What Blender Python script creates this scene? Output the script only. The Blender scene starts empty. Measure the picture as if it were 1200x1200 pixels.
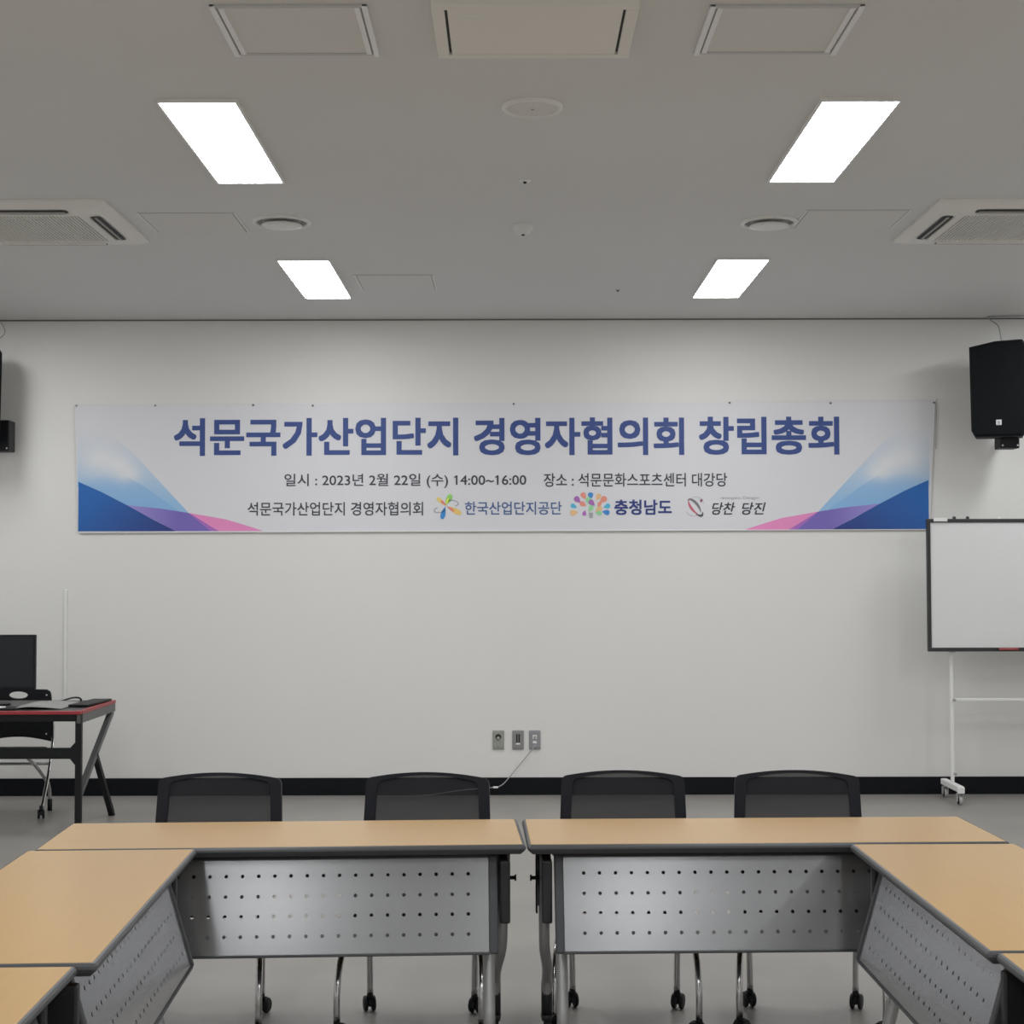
import bpy, bmesh, math, random
from mathutils import Vector, Matrix
random.seed(4)
SC = bpy.context.scene
COL = SC.collection
PI = math.pi

# ------------------------------------------------------------------ camera, world, exposure
FPX, PITCH, ROLL = 1850.0, math.atan(70 / 1850.0), math.radians(0.12)
cd = bpy.data.cameras.new('camera')
cam = bpy.data.objects.new('camera', cd)
COL.objects.link(cam)
cd.sensor_width = 36.0
cd.lens = 36.0 * FPX / 1200.0
cd.clip_end = 60
cam.matrix_world = (Matrix.Translation((0, 0, 1.55)) @ Matrix.Rotation(PI / 2 + PITCH, 4, 'X')
                    @ Matrix.Rotation(-ROLL, 4, 'Z'))
SC.camera = cam
w = bpy.data.worlds.new('world')
SC.world = w
w.use_nodes = True
w.node_tree.nodes['Background'].inputs[0].default_value = (0.6, 0.65, 0.7, 1)
w.node_tree.nodes['Background'].inputs[1].default_value = 0.3
vs = SC.view_settings
vs.view_transform = 'Standard'
vs.look = 'None'
vs.exposure = 0.0
vs.gamma = 1.0
vs.use_curve_mapping = False
LAMP_STRENGTH = 19.5
H = 3.325      # ceiling height
D = 11.04      # distance of the banner wall

# ------------------------------------------------------------------ materials
def srgb(r, g, b):
    f = lambda c: (c / 255 / 12.92) if c / 255 <= .04045 else ((c / 255 + .055) / 1.055) ** 2.4
    return (f(r), f(g), f(b), 1)

def mat(name, col, rough=.5, metal=0.0, noise=0.0, nscale=8.0, bump=0.0, bscale=200.0, spec=.5, stretch=(1, 1, 1), coat=0.0):
    m = bpy.data.materials.new(name)
    m.use_nodes = True
    nt = m.node_tree
    b = nt.nodes['Principled BSDF']
    b.inputs['Base Color'].default_value = col
    b.inputs['Roughness'].default_value = rough
    b.inputs['Metallic'].default_value = metal
    b.inputs['Specular IOR Level'].default_value = spec
    if coat:
        b.inputs['Coat Weight'].default_value = coat
        b.inputs['Coat Roughness'].default_value = .15
    if noise or bump:
        tc = nt.nodes.new('ShaderNodeTexCoord')
        mp = nt.nodes.new('ShaderNodeMapping')
        mp.inputs['Scale'].default_value = stretch
        nt.links.new(tc.outputs['Object'], mp.inputs[0])
    if noise:
        n = nt.nodes.new('ShaderNodeTexNoise')
        n.inputs['Scale'].default_value = nscale
        n.inputs['Detail'].default_value = 6
        nt.links.new(mp.outputs[0], n.inputs['Vector'])
        r = nt.nodes.new('ShaderNodeValToRGB')
        r.color_ramp.elements[0].position = .3
        r.color_ramp.elements[1].position = .7
        r.color_ramp.elements[0].color = tuple(c * (1 - noise) for c in col[:3]) + (1,)
        r.color_ramp.elements[1].color = tuple(min(1, c * (1 + noise)) for c in col[:3]) + (1,)
        nt.links.new(n.outputs[0], r.inputs[0])
        nt.links.new(r.outputs[0], b.inputs['Base Color'])
    if bump:
        n2 = nt.nodes.new('ShaderNodeTexNoise')
        n2.inputs['Scale'].default_value = bscale
        nt.links.new(mp.outputs[0], n2.inputs['Vector'])
        bp = nt.nodes.new('ShaderNodeBump')
        bp.inputs['Strength'].default_value = bump
        bp.inputs['Distance'].default_value = .002
        nt.links.new(n2.outputs[0], bp.inputs['Height'])
        nt.links.new(bp.outputs[0], b.inputs['Normal'])
    return m

M = {}
M['wall'] = mat('wall_paint', (.80, .795, .77, 1), .55, noise=.012, nscale=1.1, bump=.15, bscale=120)
M['wall_far'] = mat('side_wall_paint', (.78, .78, .76, 1), .7)
M['ceiling'] = mat('ceiling_paint', (.71, .705, .698, 1), .6, noise=.02, nscale=.7, bump=.1, bscale=90)
M['floor'] = mat('grey_vinyl', (.29, .277, .257, 1), .38, noise=.10, nscale=1.6, bump=.08, bscale=60, spec=.5)
M['skirting'] = mat('black_skirting', (.007, .008, .011, 1), .6, spec=.15)
M['gap_shade_pin'] = mat('gap_shade_pin_grey', (.17, .17, .17, 1), .8)  # shade of the wall-ceiling gap put into a strip's colour; pins share this grey
M['white_plastic'] = mat('white_plastic', (.82, .82, .80, 1), .4)
M['cream_plastic'] = mat('cream_panel', (.82, .80, .76, 1), .5)
M['alu'] = mat('aluminium_trim', (.86, .86, .88, 1), .4)
M['rail'] = mat('hatch_rail', (.56, .56, .56, 1), .5)
M['hatch'] = mat('hatch_paint', (.72, .71, .69, 1), .6)
M['grille'] = mat('grille_grey', (.36, .36, .34, 1), .6)
M['dark'] = mat('dark_slot', (.012, .012, .012, 1), .6)
M['wood'] = mat('beech_laminate', (.565, .365, .160, 1), .22, noise=.015, nscale=4, stretch=(1, 14, 14), bump=.02, bscale=80, spec=.25)
M['edge'] = mat('grey_edge_band', (.066, .068, .072, 1), .4)
M['panel'] = mat('silver_painted_steel', (.33, .335, .345, 1), .22, metal=.68, noise=.02, nscale=3)
M['panel_cap'] = mat('dark_grey_cap', (.05, .053, .058, 1), .45)
M['tube'] = mat('silver_tube', (.42, .42, .42, 1), .38, metal=.6)
M['chrome'] = mat('chrome', (.62, .62, .62, 1), .12, metal=1)
M['black_plastic'] = mat('black_plastic', (.010, .011, .014, 1), .5, spec=.3)
M['charcoal'] = mat('charcoal_plastic', (.013, .014, .020, 1), .5, spec=.25)
M['sleeve'] = mat('dark_sleeve', (.02, .021, .024, 1), .4)
M['seat_fabric'] = mat('black_fabric', (.015, .015, .017, 1), .9, bump=.3, bscale=400)
M['speaker_cab'] = mat('speaker_cabinet', (.006, .008, .010, 1), .55, spec=.2, bump=.2, bscale=300)
M['speaker_grille'] = mat('speaker_grille', (.005, .007, .009, 1), .7, spec=.15, bump=.5, bscale=500)
M['board_white'] = mat('whiteboard_enamel', (.76, .77, .77, 1), .3)
M['board_frame'] = mat('board_frame', (.03, .03, .032, 1), .4)
M['white_steel'] = mat('white_steel', (.84, .84, .83, 1), .4)
M['caster_grey'] = mat('caster_grey', (.42, .42, .41, 1), .5)
M['red'] = mat('red_edge', (.36, .035, .045, 1), .4)
M['red_marker'] = mat('red_marker', (.45, .08, .08, 1), .4)
M['desk_black'] = mat('desk_black', (.011, .012, .014, 1), .5, spec=.25)
M['desk_top'] = mat('carbon_desktop', (.035, .036, .038, 1), .4, bump=.2, bscale=300)
M['desk_lit_grey'] = mat('desk_side_lit_grey', (.10, .10, .10, 1), .4)  # grazing light on the dark side rails put into the colour; braces share it
M['screen'] = mat('screen_glass', (.005, .009, .014, 1), .12)
M['paper_grey'] = mat('grey_sheet', (.32, .32, .31, 1), .7, noise=.08, nscale=9)
M['outlet_a'] = mat('outlet_greenish_grey', (.33, .35, .30, 1), .5)
M['outlet_b'] = mat('outlet_grey', (.27, .27, .265, 1), .5)
M['outlet_c'] = mat('outlet_blue_grey', (.30, .30, .32, 1), .5)
M['cable_grey'] = mat('grey_cable', (.38, .38, .38, 1), .5)
M['banner'] = mat('banner_cloth', (.75, .755, .79, 1), .55, bump=.1, bscale=40)

def mesh_fabric():
    m = bpy.data.materials.new('mesh_back_fabric'); m.use_nodes = True
    nt = m.node_tree; nt.nodes.clear()
    out = nt.nodes.new('ShaderNodeOutputMaterial')
    mix = nt.nodes.new('ShaderNodeMixShader')
    d = nt.nodes.new('ShaderNodeBsdfDiffuse'); d.inputs[0].default_value = (.042, .042, .047, 1)
    t = nt.nodes.new('ShaderNodeBsdfTransparent')
    tc = nt.nodes.new('ShaderNodeTexCoord')
    wv = nt.nodes.new('ShaderNodeTexWave'); wv.bands_direction = 'Z'; wv.inputs['Scale'].default_value = 60
    nt.links.new(tc.outputs['Object'], wv.inputs['Vector'])
    mr = nt.nodes.new('ShaderNodeMapRange')
    mr.inputs['To Min'].default_value = .86; mr.inputs['To Max'].default_value = .76
    nt.links.new(wv.outputs['Fac'], mr.inputs['Value'])
    nt.links.new(mr.outputs[0], mix.inputs[0])
    nt.links.new(t.outputs[0], mix.inputs[1]); nt.links.new(d.outputs[0], mix.inputs[2])
    nt.links.new(mix.outputs[0], out.inputs[0])
    return m
M['mesh'] = mesh_fabric()

def emissive(name, col, s):
    m = bpy.data.materials.new(name); m.use_nodes = True
    b = m.node_tree.nodes['Principled BSDF']
    b.inputs['Base Color'].default_value = (.8, .8, .8, 1)
    b.inputs['Emission Color'].default_value = col
    b.inputs['Emission Strength'].default_value = s
    return m
M['lamp'] = emissive('led_diffuser', (.98, .988, 1, 1), LAMP_STRENGTH)

def print_mat(name):
    """flat print whose colour is read from the printed shape's own colour attribute"""
    m = bpy.data.materials.new(name); m.use_nodes = True
    nt = m.node_tree
    a = nt.nodes.new('ShaderNodeVertexColor'); a.layer_name = 'print'
    nt.links.new(a.outputs[0], nt.nodes['Principled BSDF'].inputs['Base Color'])
    nt.nodes['Principled BSDF'].inputs['Roughness'].default_value = .55
    return m
M['print'] = print_mat('printed_gradient')
_inks = {}
def pigment(r, g, b):
    """ink reflectance for a colour seen under this room's light"""
    return tuple(min(.85, c * 1.45) for c in srgb(r, g, b)[:3]) + (1,)
def ink(r, g, b):
    k = (r, g, b)
    if k not in _inks:
        _inks[k] = mat('ink_%d' % len(_inks), pigment(r, g, b), .55)
    return _inks[k]

# ------------------------------------------------------------------ mesh helpers
def box(bm, x0, x1, y0, y1, z0, z1, bev=0.0, seg=2, mtx=None):
    r = bmesh.ops.create_cube(bm, size=1)
    vs_ = r['verts']
    for v in vs_:
        v.co = Vector(((x0 + x1) / 2 + v.co.x * (x1 - x0), (y0 + y1) / 2 + v.co.y * (y1 - y0), (z0 + z1) / 2 + v.co.z * (z1 - z0)))
    if bev:
        es = list({e for v in vs_ for e in v.link_edges})
        rr = bmesh.ops.bevel(bm, geom=es, offset=bev, segments=seg, affect='EDGES', profile=.5)
        vs_ = list({v for f in rr['faces'] for v in f.verts} | {v for v in vs_ if v.is_valid})
    if mtx is not None:
        bmesh.ops.transform(bm, matrix=mtx, verts=vs_)
    return vs_

def bar(bm, a, b, wx, wy, up=Vector((1, 0, 0))):
    """rectangular bar from a to b; wx along 'up' vector, wy across"""
    a, b = Vector(a), Vector(b)
    d = (b - a).normalized()
    u = (up - d * up.dot(d)).normalized()
    v = d.cross(u)
    ring = []
    for p in (a, b):
        ring.append([bm.verts.new(p + u * sx * wx / 2 + v * sy * wy / 2) for sx, sy in ((-1, -1), (1, -1), (1, 1), (-1, 1))])
    for i in range(4):
        bm.faces.new((ring[0][i], ring[0][(i + 1) % 4], ring[1][(i + 1) % 4], ring[1][i]))
    bm.faces.new(ring[0][::-1]); bm.faces.new(ring[1])

def smooth_path(pts, n=4):
    pts = [Vector(p) for p in pts]
    if len(pts) < 3: return pts
    P = [pts[0] * 2 - pts[1]] + pts + [pts[-1] * 2 - pts[-2]]
    out = []
    for i in range(1, len(P) - 2):
        p0, p1, p2, p3 = P[i - 1:i + 3]
        for k in range(n):
            t = k / n
            out.append(.5 * ((2 * p1) + (p2 - p0) * t + (2 * p0 - 5 * p1 + 4 * p2 - p3) * t * t + (3 * p1 - p0 - 3 * p2 + p3) * t ** 3))
    out.append(pts[-1])
    return out

def tube(bm, pts, r, n=12, sm=4):
    pts = smooth_path(pts, sm)
    rings = []
    ref = None
    for i, p in enumerate(pts):
        d = ((pts[min(i + 1, len(pts) - 1)]) - pts[max(i - 1, 0)]).normalized()
        if ref is None:
            ref = Vector((1, 0, 0)) if abs(d.x) < .8 else Vector((0, 1, 0))
        u = (ref - d * ref.dot(d)).normalized(); ref = u
        v = d.cross(u)
        rr = r(i / (len(pts) - 1)) if callable(r) else r
        rings.append([bm.verts.new(p + (u * math.cos(2 * PI * k / n) + v * math.sin(2 * PI * k / n)) * rr) for k in range(n)])
    for a, b in zip(rings, rings[1:]):
        for k in range(n):
            f = bm.faces.new((a[k], a[(k + 1) % n], b[(k + 1) % n], b[k])); f.smooth = True
    bm.faces.new(rings[0][::-1]); bm.faces.new(rings[-1])

def lathe(bm, prof, n=32, mtx=None):
    """profile of (r, z), around local z"""
    rings = []
    vs_ = []
    for r, z in prof:
        if r < 1e-6:
            v = bm.verts.new((0, 0, z)); rings.append([v]); vs_.append(v)
        else:
            rg = [bm.verts.new((r * math.cos(2 * PI * k / n), r * math.sin(2 * PI * k / n), z)) for k in range(n)]
            rings.append(rg); vs_ += rg
    for a, b in zip(rings, rings[1:]):
        if len(a) == 1 and len(b) == 1: continue
        for k in range(n):
            if len(a) == 1: f = bm.faces.new((a[0], b[(k + 1) % n], b[k]))
            elif len(b) == 1: f = bm.faces.new((a[k], a[(k + 1) % n], b[0]))
            else: f = bm.faces.new((a[k], a[(k + 1) % n], b[(k + 1) % n], b[k]))
            f.smooth = True
    if mtx is not None: bmesh.ops.transform(bm, matrix=mtx, verts=vs_)

def prism(bm, poly, y0, y1):
    """polygon in (x, z), extruded from y0 to y1"""
    a = [bm.verts.new((x, y0, z)) for x, z in poly]
    b = [bm.verts.new((x, y1, z)) for x, z in poly]
    n = len(poly)
    bm.faces.new(a); bm.faces.new(b[::-1])
    for i in range(n):
        bm.faces.new((a[i], b[i], b[(i + 1) % n], a[(i + 1) % n]))

def obj(name, bm, m, parent=None, loc=(0, 0, 0), rot=None):
    if isinstance(bm, bmesh.types.BMesh):
        bmesh.ops.recalc_face_normals(bm, faces=bm.faces[:])
        me = bpy.data.meshes.new(name); bm.to_mesh(me); bm.free()
    else:
        me = bm
    if m is not None and not me.materials:
        me.materials.append(m)
    o = bpy.data.objects.new(name, me)
    COL.objects.link(o)
    o.location = loc
    if rot: o.rotation_euler = rot
    o.parent = parent
    return o

def new(): return bmesh.new()

def thing(name, label, cat, loc=(0, 0, 0), rz=0, group=None):
    o = bpy.data.objects.new(name, None)
    o.empty_display_size = .1
    COL.objects.link(o)
    o.location = loc; o.rotation_euler = (0, 0, rz)
    return tag(o, label, cat, group)

def tag(o, label, cat, group=None):
    o['label'] = label; o['category'] = cat
    if group: o['group'] = group
    return o

def copy_tree(o, parent=None):
    c = o.copy(); COL.objects.link(c); c.parent = parent
    for ch in list(o.children): copy_tree(ch, c)
    return c

def struct(name, bm, m, label=None):
    o = obj(name, bm, m); o['kind'] = 'structure'
    if label: o['label'] = label
    return o

def curve_mesh(splines, depth):
    """filled plate (with holes) in local x/y, thickness depth, as a mesh"""
    c = bpy.data.curves.new('c', 'CURVE'); c.dimensions = '2D'; c.fill_mode = 'BOTH'; c.extrude = depth / 2
    for pts in splines:
        s = c.splines.new('POLY'); s.points.add(len(pts) - 1); s.use_cyclic_u = True
        for p, q in zip(s.points, pts): p.co = (q[0], q[1], 0, 1)
    o = bpy.data.objects.new('c', c); COL.objects.link(o)
    me = bpy.data.meshes.new_from_object(o)
    bpy.data.objects.remove(o); bpy.data.curves.remove(c)
    me.materials.clear()
    return me

def rounded_rect(x0, x1, z0, z1, r, n=5):
    pts = []
    for cx, cz, a0 in ((x1 - r, z1 - r, 0), (x0 + r, z1 - r, PI / 2), (x0 + r, z0 + r, PI), (x1 - r, z0 + r, 1.5 * PI)):
        for k in range(n + 1):
            a = a0 + PI / 2 * k / n
            pts.append((cx + r * math.cos(a), cz + r * math.sin(a)))
    return pts

# ------------------------------------------------------------------ the room
def b_(x0, x1, y0, y1, z0, z1, bev=0):
    bm = new(); box(bm, x0, x1, y0, y1, z0, z1, bev); return bm
XW, YB = 5.0, -4.0
struct('floor', b_(-XW - .1, XW + .1, YB - .1, D + .1, -.1, 0), M['floor'], 'grey vinyl floor')
struct('ceiling', b_(-XW - .1, XW + .1, YB - .1, D + .1, H, H + .1), M['ceiling'], 'off-white painted flat ceiling')
struct('wall_back', b_(-XW - .1, XW + .1, D, D + .1, 0, H), M['wall'], 'white wall carrying the banner')
struct('wall_left', b_(-XW - .1, -XW, YB, D, 0, H), M['wall_far'])
struct('wall_right', b_(XW, XW + .1, YB, D, 0, H), M['wall_far'])
struct('wall_front', b_(-XW - .1, XW + .1, YB - .1, YB, 0, H), M['wall_far'])
struct('baseboard_back', b_(-XW, XW, D - .012, D, 0, .121, .002), M['skirting'], 'black skirting board')
struct('baseboard_left', b_(-XW, -XW + .012, YB, D - .012, 0, .121), M['skirting'])
struct('baseboard_right', b_(XW - .012, XW, YB, D - .012, 0, .121), M['skirting'])
struct('shade_strip_1', b_(-XW, XW, D - .006, D, H - .009, H), M['gap_shade_pin'], 'thin dark strip painted as the shade of the gap between wall and ceiling')

# ------------------------------------------------------------------ ceiling lights
def make_light():
    t = thing('ceiling_light', '', 'light')
    bm = new()   # slim frame ring, a little proud of the ceiling
    hx, hy, fw = .153, .62, .009
    for x0, x1, y0, y1 in ((-hx, hx, -hy, -hy + fw), (-hx, hx, hy - fw, hy), (-hx, -hx + fw, -hy + fw, hy - fw), (hx - fw, hx, -hy + fw, hy - fw)):
        box(bm, x0, x1, y0, y1, -.014, 0)
    obj('frame', bm, M['white_plastic'], t)
    bm = new()   # softly bulging diffuser, bulge shaped to spill light onto the ceiling around it
    nx, ny = 6, 10
    ax, ay = hx - fw, hy - fw
    g = [[bm.verts.new((ax * (2 * i / nx - 1), ay * (2 * j / ny - 1), -.010 - .010 * (1 - abs(2 * i / nx - 1) ** 4) * (1 - abs(2 * j / ny - 1) ** 8))) for j in range(ny + 1)] for i in range(nx + 1)]
    for i in range(nx):
        for j in range(ny):
            bm.faces.new((g[i][j], g[i + 1][j], g[i + 1][j + 1], g[i][j + 1]))
    o = obj('diffuser', bm, M['lamp'], t)
    return t
L0 = make_light()
lights = []
first = True
lab = {(1, 2): 'bright rectangular LED ceiling light, nearer one on the left side',
       (2, 2): 'bright rectangular LED ceiling light, nearer one on the right side',
       (1, 3): 'bright LED ceiling light on the left, close to the banner wall',
       (2, 3): 'bright LED ceiling light on the right, close to the banner wall'}
cx = (-3.68, -1.181, 1.315, 3.82)
cy = (.5, 3.49, 6.48, 9.5)
for i, x in enumerate(cx):
    for j, y in enumerate((-2.5,) + cy):
        o = L0 if first else copy_tree(L0)
        first = False
        o.location = (x, y, H)
        l = lab.get((i, j - 1))
        if l: o['label'] = l
        else:
            o['label'] = 'rectangular LED ceiling light outside the picture, lighting the room'
            o['group'] = 'ceiling lights outside the picture'

# ------------------------------------------------------------------ access hatches and other ceiling fittings
def hatch(x0, x1, y0, y1, label, bars='both', fw=.018, drop=.012, name='ceiling_hatch'):
    t = thing(name, label, 'hatch', ((x0 + x1) / 2, (y0 + y1) / 2, H))
    hx, hy = (x1 - x0) / 2, (y1 - y0) / 2
    for a, b in ((-hy, -hy + fw), (hy - fw, hy)):
        bm = new(); box(bm, -hx, hx, a, b, -drop * .6, 0); obj('frame_rail', bm, M['rail'], t)
    for s in (-1, 1):
        bm = new()
        xa, xb = sorted((s * hx, s * (hx - fw)))
        box(bm, xa, xb, -hy, hy, -drop, 0, .002)
        obj('side_rail', bm, M['alu'] if drop > .01 else M['white_plastic'], t)
        bm = new(); xa, xb = sorted((s * (hx - fw), s * (hx - fw - .006)))
        box(bm, xa, xb, -hy + fw, hy - fw, -.002, 0); obj('joint', bm, M['grille'], t)
        if bars == 'both' and drop > .01:
            bm = new(); xa, xb = sorted((s * (hx - fw - .006), s * (hx - fw - .024)))
            box(bm, xa, xb, -hy + fw, hy - fw, -drop * .8, 0, .002); obj('inner_rail', bm, M['alu'], t)
    bm = new(); e = fw + (.024 if (bars == 'both' and drop > .01) else .006)
    box(bm, -hx + e, hx - e, -hy + fw, hy - fw, -.004, 0)
    obj('hatch_panel', bm, M['hatch'], t)
    return t
hatch(-.945, -.45, 4.87, 5.345, 'metal-framed square ceiling hatch at the top left, left of the wide cream unit')
hatch(.625, 1.11, 4.88, 5.34, 'metal-framed square ceiling hatch at the top right, right of the wide cream unit')
hatch(-1.852, -1.365, 7.73, 8.18, 'flush white ceiling hatch between left air conditioner and left round vent', 'n', .010, .004)
hatch(1.45, 1.97, 7.70, 8.11, 'flush white ceiling hatch between right air conditioner and right round vent', 'n', .010, .004)
hatch(-.945, -.465, 9.37, 9.855, 'small flush ceiling hatch beside the far left ceiling light', 'n', .012, .005)
# wide cream unit with dark slits
t = thing('ceiling_unit', 'wide cream ceiling unit with dark slits, top centre of the ceiling', 'ceiling unit', (.076, 5.085, H))
bm = new()
for a in ((-.325, .325, -.25, -.215), (-.325, .325, .215, .25), (-.325, -.285, -.215, .215), (.285, .325, -.215, .215)):
    box(bm, *a, -.022, 0, .003)
obj('frame', bm, M['cream_plastic'], t)
for s in (-1, 1):
    bm = new(); a, b = sorted((s * .285, s * .276)); box(bm, a, b, -.21, .21, -.012, 0); obj('slit', bm, M['dark'], t)
bm = new(); box(bm, -.276, .276, -.213, .213, -.020, 0, .002); obj('cover', bm, M['cream_plastic'], t)
bm = new(); box(bm, -.25, -.17, -.175, -.16, -.0212, -.019); obj('name_strip', bm, M['white_plastic'], t)

def round_unit(name, x, y, r, label, cat, grille):
    t = thing(name, label, cat, (x, y, H))
    bm = new(); lathe(bm, [(r, 0), (r, -.006), (r * .95, -.012), (r * .86, -.012), (r * .84, -.004)], 40)
    obj('rim', bm, M['white_plastic'], t)
    if grille:
        bm = new(); lathe(bm, [(r * .86, -.006), (r * .5, -.010), (0, -.011)], 40); obj('grille', bm, M['hatch'], t)
        bm = new(); lathe(bm, [(.006, -.008), (.006, -.013), (0, -.013)], 10); obj('badge', bm, M['grille'], t)
    else:
        bm = new(); lathe(bm, [(r * .85, -.003), (r * .66, -.001)], 40); obj('throat', bm, M['grille'], t)
        bm = new(); lathe(bm, [(0, 0), (r * .2, 0), (r * .2, -.02), (r * .68, -.02), (r * .70, -.024), (r * .5, -.030), (0, -.031)], 40); obj('disc', bm, M['white_plastic'], t)
    return t
round_unit('ceiling_speaker', .082, 5.967, .118, 'round flush ceiling loudspeaker between the two nearer lights', 'speaker', True)
round_unit('round_vent', -1.163, 7.93, .150, 'round white ceiling vent on the left, next to flush hatch', 'vent', False)
round_unit('round_vent', 1.31, 7.965, .146, 'round white ceiling vent on the right, next to flush hatch', 'vent', False)

t = thing('sprinkler_head', 'tiny sprinkler head in the middle of the ceiling, before the detector', 'sprinkler', (.062, 7.11, H))
bm = new(); lathe(bm, [(.028, 0), (.026, -.004), (.010, -.006)], 20); obj('rose', bm, M['white_plastic'], t)
bm = new(); lathe(bm, [(.006, -.003), (.006, -.010), (.009, -.012), (0, -.013)], 12); obj('nozzle', bm, M['dark'], t)
t = thing('smoke_detector', 'small white domed detector in the centre of the ceiling', 'detector', (.06, 8.05, H))
bm = new(); lathe(bm, [(.052, 0), (.052, -.012), (.040, -.022), (.032, -.040), (.02, -.044), (0, -.045)], 28); obj('housing', bm, M['white_plastic'], t)
bm = new(); lathe(bm, [(.010, -.043), (.009, -.049), (0, -.050)], 12); obj('sensor', bm, M['dark'], t)
t = thing('sprinkler_head', 'tiny dark sprinkler head close to the banner wall, right of centre', 'sprinkler', (.671, 9.9, H))
bm = new(); lathe(bm, [(.014, 0), (.013, -.004), (.007, -.005)], 16); obj('rose', bm, M['grille'], t)
bm = new(); lathe(bm, [(.005, -.003), (.005, -.008), (.007, -.010), (0, -.011)], 12); obj('nozzle', bm, M['dark'], t)

# ceiling cassette air conditioners
def cassette(x, y, label):
    t = thing('air_conditioner', label, 'air conditioner', (x, y, H))
    hw = .467
    bm = new()   # bevelled fascia as a ring round the grille, with four slot openings on its slope
    def sq(h, z): return [bm.verts.new((sx * h, sy * h, z)) for sx, sy in ((-1, -1), (1, -1), (1, 1), (-1, 1))]
    rings = [sq(hw, 0), sq(hw, -.012), sq(hw - .012, -.018), sq(.415, -.034), sq(.335, -.040), sq(.300, -.044), sq(.296, -.036)]
    for a, b in zip(rings, rings[1:]):
        for k in range(4): bm.faces.new((a[k], a[(k + 1) % 4], b[(k + 1) % 4], b[k]))
    obj('fascia', bm, M['cream_plastic'], t)
    for k in range(4):
        R = Matrix.Rotation(k * PI / 2, 4, 'Z')
        bm = new()
        me = rounded_rect(-.27, .27, -.398, -.343, .022)
        vsx = [bm.verts.new((p[0], p[1], -.0395)) for p in me]
        bm.faces.new(vsx)
        bmesh.ops.transform(bm, matrix=R, verts=bm.verts[:])
        s = obj('air_slot', bm, M['dark'], t)
        bm = new(); box(bm, -.255, .255, -.378, -.366, -.0455, -.0400, .001); 
        bmesh.ops.transform(bm, matrix=R, verts=bm.verts[:])
        obj('vane', bm, M['grille'], s)
        bm = new(); box(bm, -.27, .27, -.3455, -.338, -.050, -.036, .001)
        bmesh.ops.transform(bm, matrix=R, verts=bm.verts[:])
        obj('slot_lip', bm, M['cream_plastic'], s)
    bm = new(); box(bm, -.294, .294, -.294, .294, -.038, -.030)
    obj('grille_backing', bm, M['grille'], t)
    n = 34
    bm0 = new(); box(bm0, -.004, .004, -.288, .288, -.0435, -.038)
    s0 = None
    for i in range(n):
        xx = -.285 + .57 * i / (n - 1)
        if s0 is None:
            s0 = obj('grille_slat', bm0, M['cream_plastic'], t, (xx, 0, 0))
        else:
            c = s0.copy(); COL.objects.link(c); c.location = (xx, 0, 0)
    return t
acl = cassette(-2.405, 7.915, 'square four-way ceiling air conditioner on the left')
acr = cassette(2.515, 7.94, 'square four-way ceiling air conditioner on the right')

# ------------------------------------------------------------------ banner
YBN = D - .010
def bxz(px, py):
    """banner artwork units (about 6 mm) to metres on the wall"""
    k = .005968
    return (px - 600.7) * k, 2.729 - (py - 474) * .005987
def lerp(a, b, t): return a + (b - a) * t
def edge_l(py): return lerp(87, 93, (py - 474) / 149.)
def edge_r(py): return lerp(1098, 1090, (py - 472) / 150.)
ban = thing('banner', 'long white event banner with Korean lettering hung on the wall', 'banner', (0, YBN, 1.83))
OFF = Vector((0, YBN, 1.83))
NX, NY = 120, 8
def sag(t): return .45 * math.sin(t * PI * 9) ** 2
def ban_y(t, v): return .0016 * math.sin(t * 37) * math.sin(v * PI) + .001 * math.sin(t * 90 + 1)
bm = new()
gr = []
for i in range(NX + 1):
    row = []
    for j in range(NY + 1):
        t, v = i / NX, j / NY
        py = lerp(lerp(474, 472.3, t) + sag(t), lerp(623.8, 622.2, t), v)
        px = lerp(edge_l(py), edge_r(py), t)
        x, z = bxz(px, py)
        row.append((x, z))
    gr.append(row)
fr = [[bm.verts.new(Vector((x, YBN - .002, z)) - OFF) for x, z in row] for row in gr]
bk = [[bm.verts.new(Vector((x, YBN - .0008, z)) - OFF) for x, z in row] for row in gr]
for i in range(NX):
    for j in range(NY):
        bm.faces.new((fr[i][j], fr[i + 1][j], fr[i + 1][j + 1], fr[i][j + 1]))
        bm.faces.new((bk[i][j], bk[i][j + 1], bk[i + 1][j + 1], bk[i + 1][j]))
for i in range(NX):
    for j in (0, NY): bm.faces.new((fr[i][j], fr[i + 1][j], bk[i + 1][j], bk[i][j]))
for j in range(NY):
    for i in (0, NX): bm.faces.new((fr[i][j], fr[i][j + 1], bk[i][j + 1], bk[i][j]))
obj('cloth', bm, M['banner'], ban)
bm = new(); xa, za = bxz(93.5, 624.3); xb, zb = bxz(1089.5, 622.6)
bar(bm, Vector((xa, YBN - .0035, za)) - OFF, Vector((xb, YBN - .0035, zb)) - OFF, .005, .005, Vector((0, 1, 0)))
obj('bottom_hem', bm, M['white_plastic'], ban)

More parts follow.
